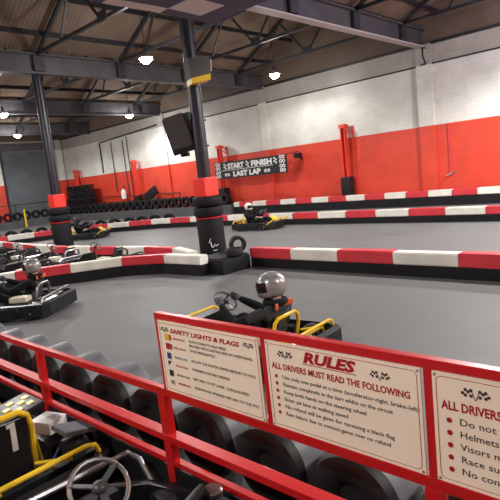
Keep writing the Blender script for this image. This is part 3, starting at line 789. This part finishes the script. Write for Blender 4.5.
# driver -------------------------------------------------
def make_driver(lab, hm, shoulder='suit', collar=True):
    t = thing('person', (0, 0, 0), 0, lab, 'person')
    vs = dict(pel=((0, -.32, .22), .15), bel=((0, -.41, .36), .14), che=((0, -.47, .52), .172), nb=((0, -.47, .64), .08), nk=((0, -.46, .70), .06), hd=((0, -.44, .80), .085), ht=((0, -.44, .86), .06))
    ed = [('pel', 'bel'), ('bel', 'che'), ('che', 'nb'), ('nb', 'nk'), ('nk', 'hd'), ('hd', 'ht')]
    for s_, n in ((-1, 'L'), (1, 'R')):
        vs.update({'sh'+n: ((s_*.19, -.45, .59), .07), 'ua'+n: ((s_*.26, -.26, .50), .07), 'el'+n: ((s_*.28, -.12, .45), .06), 'fa'+n: ((s_*.23, .05, .53), .053), 'wr'+n: ((s_*.155, .18, .61), .038),
                   'hi'+n: ((s_*.1, -.2, .2), .1), 'th'+n: ((s_*.17, .0, .3), .082), 'kn'+n: ((s_*.2, .17, .38), .064), 'sh_'+n: ((s_*.18, .38, .27), .052), 'an'+n: ((s_*.14, .56, .17), .042), 'ft'+n: ((s_*.13, .62, .16), .042), 'to'+n: ((s_*.13, .65, .25), .034)})
        ed += [('che', 'sh'+n), ('sh'+n, 'ua'+n), ('ua'+n, 'el'+n), ('el'+n, 'fa'+n), ('fa'+n, 'wr'+n), ('pel', 'hi'+n), ('hi'+n, 'th'+n), ('th'+n, 'kn'+n), ('kn'+n, 'sh_'+n), ('sh_'+n, 'an'+n), ('an'+n, 'ft'+n), ('ft'+n, 'to'+n)]
    ks = list(vs); me = bpy.data.meshes.new('body'); me.from_pydata([vs[k][0] for k in ks], [(ks.index(a), ks.index(b)) for a, b in ed], [])
    o = bpy.data.objects.new('body', me); COL.objects.link(o)
    sk = o.modifiers.new('skin', 'SKIN'); 
    for i, k in enumerate(ks):
        d = me.skin_vertices[0].data[i]; d.radius = (vs[k][1], vs[k][1]); d.use_root = (k == 'pel')
    sk.use_smooth_shade = True
    sb = o.modifiers.new('sub', 'SUBSURF'); sb.levels = 2; sb.render_levels = 2
    dg = bpy.context.evaluated_depsgraph_get(); dg.update()
    m2 = bpy.data.meshes.new_from_object(o.evaluated_get(dg)); o.modifiers.clear(); o.data = m2
    m2.materials.clear(); m2.materials.append(M['suit']); m2.materials.append(M[shoulder]); m2.materials.append(M['skin'])
    for p in m2.polygons:
        p.use_smooth = True; c = p.center
        p.material_index = 2 if c.z > .70 else (1 if c.z > .50 and c.y < -.3 else 0)
    o.parent = t
    # helmet
    h = MB(); h.ball((0, 0, 0), (.133, .162, .15), 28, 20)
    for v in h.bm.verts:
        if v.co.z < -.02 and v.co.y > 0: v.co.y *= 1+.22*min(1, -v.co.z/.1); v.co.x *= .93
        if v.co.z < -.115: v.co.z = -.115
    ho = h.build('helmet', hm, t); ho.location = (0, -.43, .825); ho.rotation_euler = (-.12, 0, 0)
    vi = MB(); nn, mm = 14, 5; g = []
    for j in range(mm):
        el = math.radians(-14+j*10); row = []
        for i in range(nn):
            az = math.radians(-72+144*i/(nn-1))
            row.append(vi.bm.verts.new((.138*math.sin(az)*math.cos(el), .170*math.cos(az)*math.cos(el), .155*math.sin(el))))
        g.append(row)
    for a, b in zip(g, g[1:]):
        for i in range(nn-1): vi.bm.faces.new((a[i], a[i+1], b[i+1], b[i]))
    bmesh.ops.solidify(vi.bm, geom=vi.bm.faces[:], thickness=.004); vi.build('visor', 'visor', ho)
    st_ = MB(); st_.tube([(-.127, 0, -.09), (-.10, .02, -.125), (0, .07, -.135), (.10, .02, -.125), (.127, 0, -.09)], .008); st_.build('chin_strap', 'plastic', ho)
    if collar:
        MB().tube([(.11*math.cos(a), -.46+.10*math.sin(a), .66) for a in [2*PI*k/20 for k in range(20)]], .034, 8, closed=True).build('neck_collar', 'suit', t)
        MB().box((-.105, -.55, .635), (.10, .03, .06), Matrix.Rotation(.6, 4, 'Z'), bev=.01).build('orange_patch', 'orange', t)
        MB().box((.105, -.55, .635), (.10, .03, .06), Matrix.Rotation(-.6, 4, 'Z'), bev=.01).build('orange_patch', 'orange', t)
    for s_ in (-1, 1):
        gl = MB(); gl.ball((s_*.145, .125, .55), (.028, .042, .044), 12, 8)
        gl.tube([(s_*.158, .08, .52), (s_*.15, .11, .54)], [.036, .034])
        for k in range(4):
            z = .585-k*.022; ln = (.03, .036, .034, .026)[k]
            x = s_*(.145)
            gl.tube([(x, .14, z), (x-s_*.004, .14+ln, z+.008), (x-s_*.028, .15+ln, z+.004), (x-s_*.045, .14+ln*.5, z)], [.0105, .01, .0095, .008], 6)
        gl.tube([(s_*.135, .10, .575), (s_*.115, .11, .595), (s_*.105, .135, .6)], [.013, .011, .009], 6)
        bmesh.ops.translate(gl.bm, vec=(0, .085, .085), verts=gl.bm.verts); gl.build('glove', 'glove', t)
        MB().ball((s_*.13, .645, .2), (.045, .05, .1), 12, 8, Matrix.Rotation(-.2, 4, 'X')).build('boot', 'plastic', t)
    return t

def race(x, y, heading, kart_lab, drv_lab, hm, tube='yellow', panel=None, shoulder='suit', collar=True, look=0):
    """heading: angle of travel direction from +X (deg)"""
    rz = math.radians(heading-90)
    k = make_kart(kart_lab, None, tube, panel=panel, hoop_z=.52); k.location = (x, y, 0); k.rotation_euler[2] = rz
    d = make_driver(drv_lab, hm, shoulder, collar); d.location = (x, y, 0); d.rotation_euler[2] = rz
    for c in d.children:
        if c.name.startswith('helmet'): c.rotation_euler[2] = look
    return k, d
race(3.92, 3.93, 94, 'racing kart with yellow bars, nearest on the track just beyond the RULES sign', 'driver in silver helmet and black suit with orange patch, steering the nearest kart', 'helmet', 'yellow', None, 'jacket2', look=.6)
race(3.56, 9.25, 127.7, 'black racing kart with bare metal bars entering at the left edge', 'driver in silver helmet and black suit driving kart at the left edge', 'helmet', 'chrome')
race(13.8, 12.48, -84, 'racing kart with yellow front beyond the nearest column, below the banner', 'driver in white helmet on the kart below the start finish banner', 'helmetw', 'yellow', 'yellow', collar=False)
race(11.45, 20.45, -56, 'small distant racing kart just right of the further column', 'driver in dark helmet on the distant kart right of further column', 'helmetk', 'yellow', 'yellow', collar=False)

# parked karts behind the curved barrier
proto = make_kart('foremost parked kart of the right file, close behind the curving barrier', 'karts parked behind the curving barrier', 'steel', panel='whitepanel', hoop_z=.5)
spots = [(6.85, 11.6, 105), (6.65, 13.6, 99), (6.5, 15.6, 96), (6.45, 17.6, 93), (6.5, 19.6, 91), (5.3, 12.55, 103), (5.12, 14.6, 98), (5.0, 16.6, 95), (5.0, 18.6, 93)]
labs = ['', 'parked kart second from the front in the right file behind the curving barrier', 'parked kart third from the front in the right file', 'parked kart fourth in the right file left of the further column',
        'rearmost parked kart of the right file, left of the further column foot', 'parked kart at the front of the left file, just behind the left-edge racing driver',
        'parked kart second in the left file behind the curving barrier', 'parked kart third in the left file near the left edge', 'parked kart fourth in the left file at the left edge']
for i, (x, y, a) in enumerate(spots):
    if i == 0: proto.location = (x, y, 0); proto.rotation_euler[2] = math.radians(a-90)
    else: dup(proto, (x, y, 0), math.radians(a-90), labs[i], swap={M['steel']: M['chrome']} if i % 3 == 1 else None)

# pit lane karts in the foreground, front towards +Y
k1 = make_kart('pit lane kart with bare metal steering wheel, nearest the camera at bottom', None, 'chrome'); k1.location = (1.02, 1.86, 0); k1.rotation_euler[2] = -.08
for ch in k1.children:
    if ch.name.startswith('steering_wheel'):
        ch.location.z = .04
        ch.data.materials.clear(); ch.data.materials.append(M['chrome'])
b = MB(); b.box((.45, -.05, .33), (.2, .22, .14), bev=.03); b.build('air_box', 'charcoal', k1)
b = MB(); b.tube([(.33, .1, .3), (.36, .1, .42), (.46, .12, .44), (.5, .12, .34)], .035); b.build('intake_hose', 'plastic', k1)
MB().lathe([(0, .05), (.05, .055), (.06, .045), (.06, .01)], 18, 'Z', (.53, .12, .36)).build('filler_cap', 'chrome', k1)
MB().tube([(.1, .5, .2), (.2, .4, .38), (.36, .3, .36), (.42, .18, .3)], .012).build('cable', 'plastic', k1)
k2 = make_kart('pit lane kart with yellow rear bars and yellow seat hoop, bottom left corner', None, 'yellow'); k2.location = (1.0, 3.87, 0); k2.rotation_euler[2] = math.radians(1)
n1 = MB(); n1.box((.10, -.595, .53), (.034, .006, .19), Matrix.Rotation(.07, 4, 'X')); n1.box((.078, -.600, .61), (.03, .006, .025), Matrix.Rotation(.07, 4, 'X')); n1.build('race_number', 'white', k2, smooth=False)
MB().tube([(.225, -.57, .5), (.3, -.42, .3), (.36, -.3, .12)], .017).build('hoop_stay', 'yellow', k2)
b = MB(); b.box((.22, -.36, .60), (.3, .3, .05), Matrix.Rotation(-.15, 4, 'Y'), bev=.02); b.build('tank_cover', 'plastic', k2)
for (dx, dy) in ((-.1, -.08), (-.05, 0), (0, -.08), (.05, 0), (-.1, .08), (0, .07), (.08, -.07), (.1, .05)):
    MB().box((.22+dx, -.36+dy, .628+dx*.15), (.045, .05, .004), Matrix.Rotation(-.15, 4, 'Y')).build('yellow_mark', 'signyellow', k2, smooth=False)
b = MB(); b.box((.5, -.2, .34), (.17, .2, .09), Matrix.Rotation(.3, 4, 'Z'), bev=.01); b.build('white_box', 'white', k2)
b = MB(); b.box((.46, -.66, .44), (.22, .2, .035), Matrix.Rotation(.25, 4, 'Y'), bev=.016); b.build('grey_cover_pad', 'greycloth', k2)
b = MB(); b.lathe([(-.03, .01), (-.03, .07), (.1, .08), (.14, .03)], 16, 'X', (.42, -.62, .3)); b.build('clutch_housing', 'plastic', k2)
MB().tube([(-.3, -.45, .2), (0, -.7, .24), (.3, -.62, .26), (.5, -.45, .3)], .014).build('blue_hose', 'blue', k2)
MB().box((.1, -.73, .2), (1.0, .07, .16), bev=.01).build('rear_beam', 'plastic', k2)
k3 = make_kart('pit lane kart at left edge in front of the yellow barred one', None, 'chrome'); k3.location = (.98, 5.75, 0)
sc_ = bpy.context.scene
sc_.view_settings.view_transform = 'Standard'; sc_.view_settings.look = 'None'; sc_.view_settings.exposure = 0; sc_.view_settings.gamma = 1
wd_ = bpy.data.worlds.new('world'); sc_.world = wd_; wd_.use_nodes = True
wd_.node_tree.nodes['Background'].inputs[0].default_value = (.5, .5, .55, 1); wd_.node_tree.nodes['Background'].inputs[1].default_value = .05
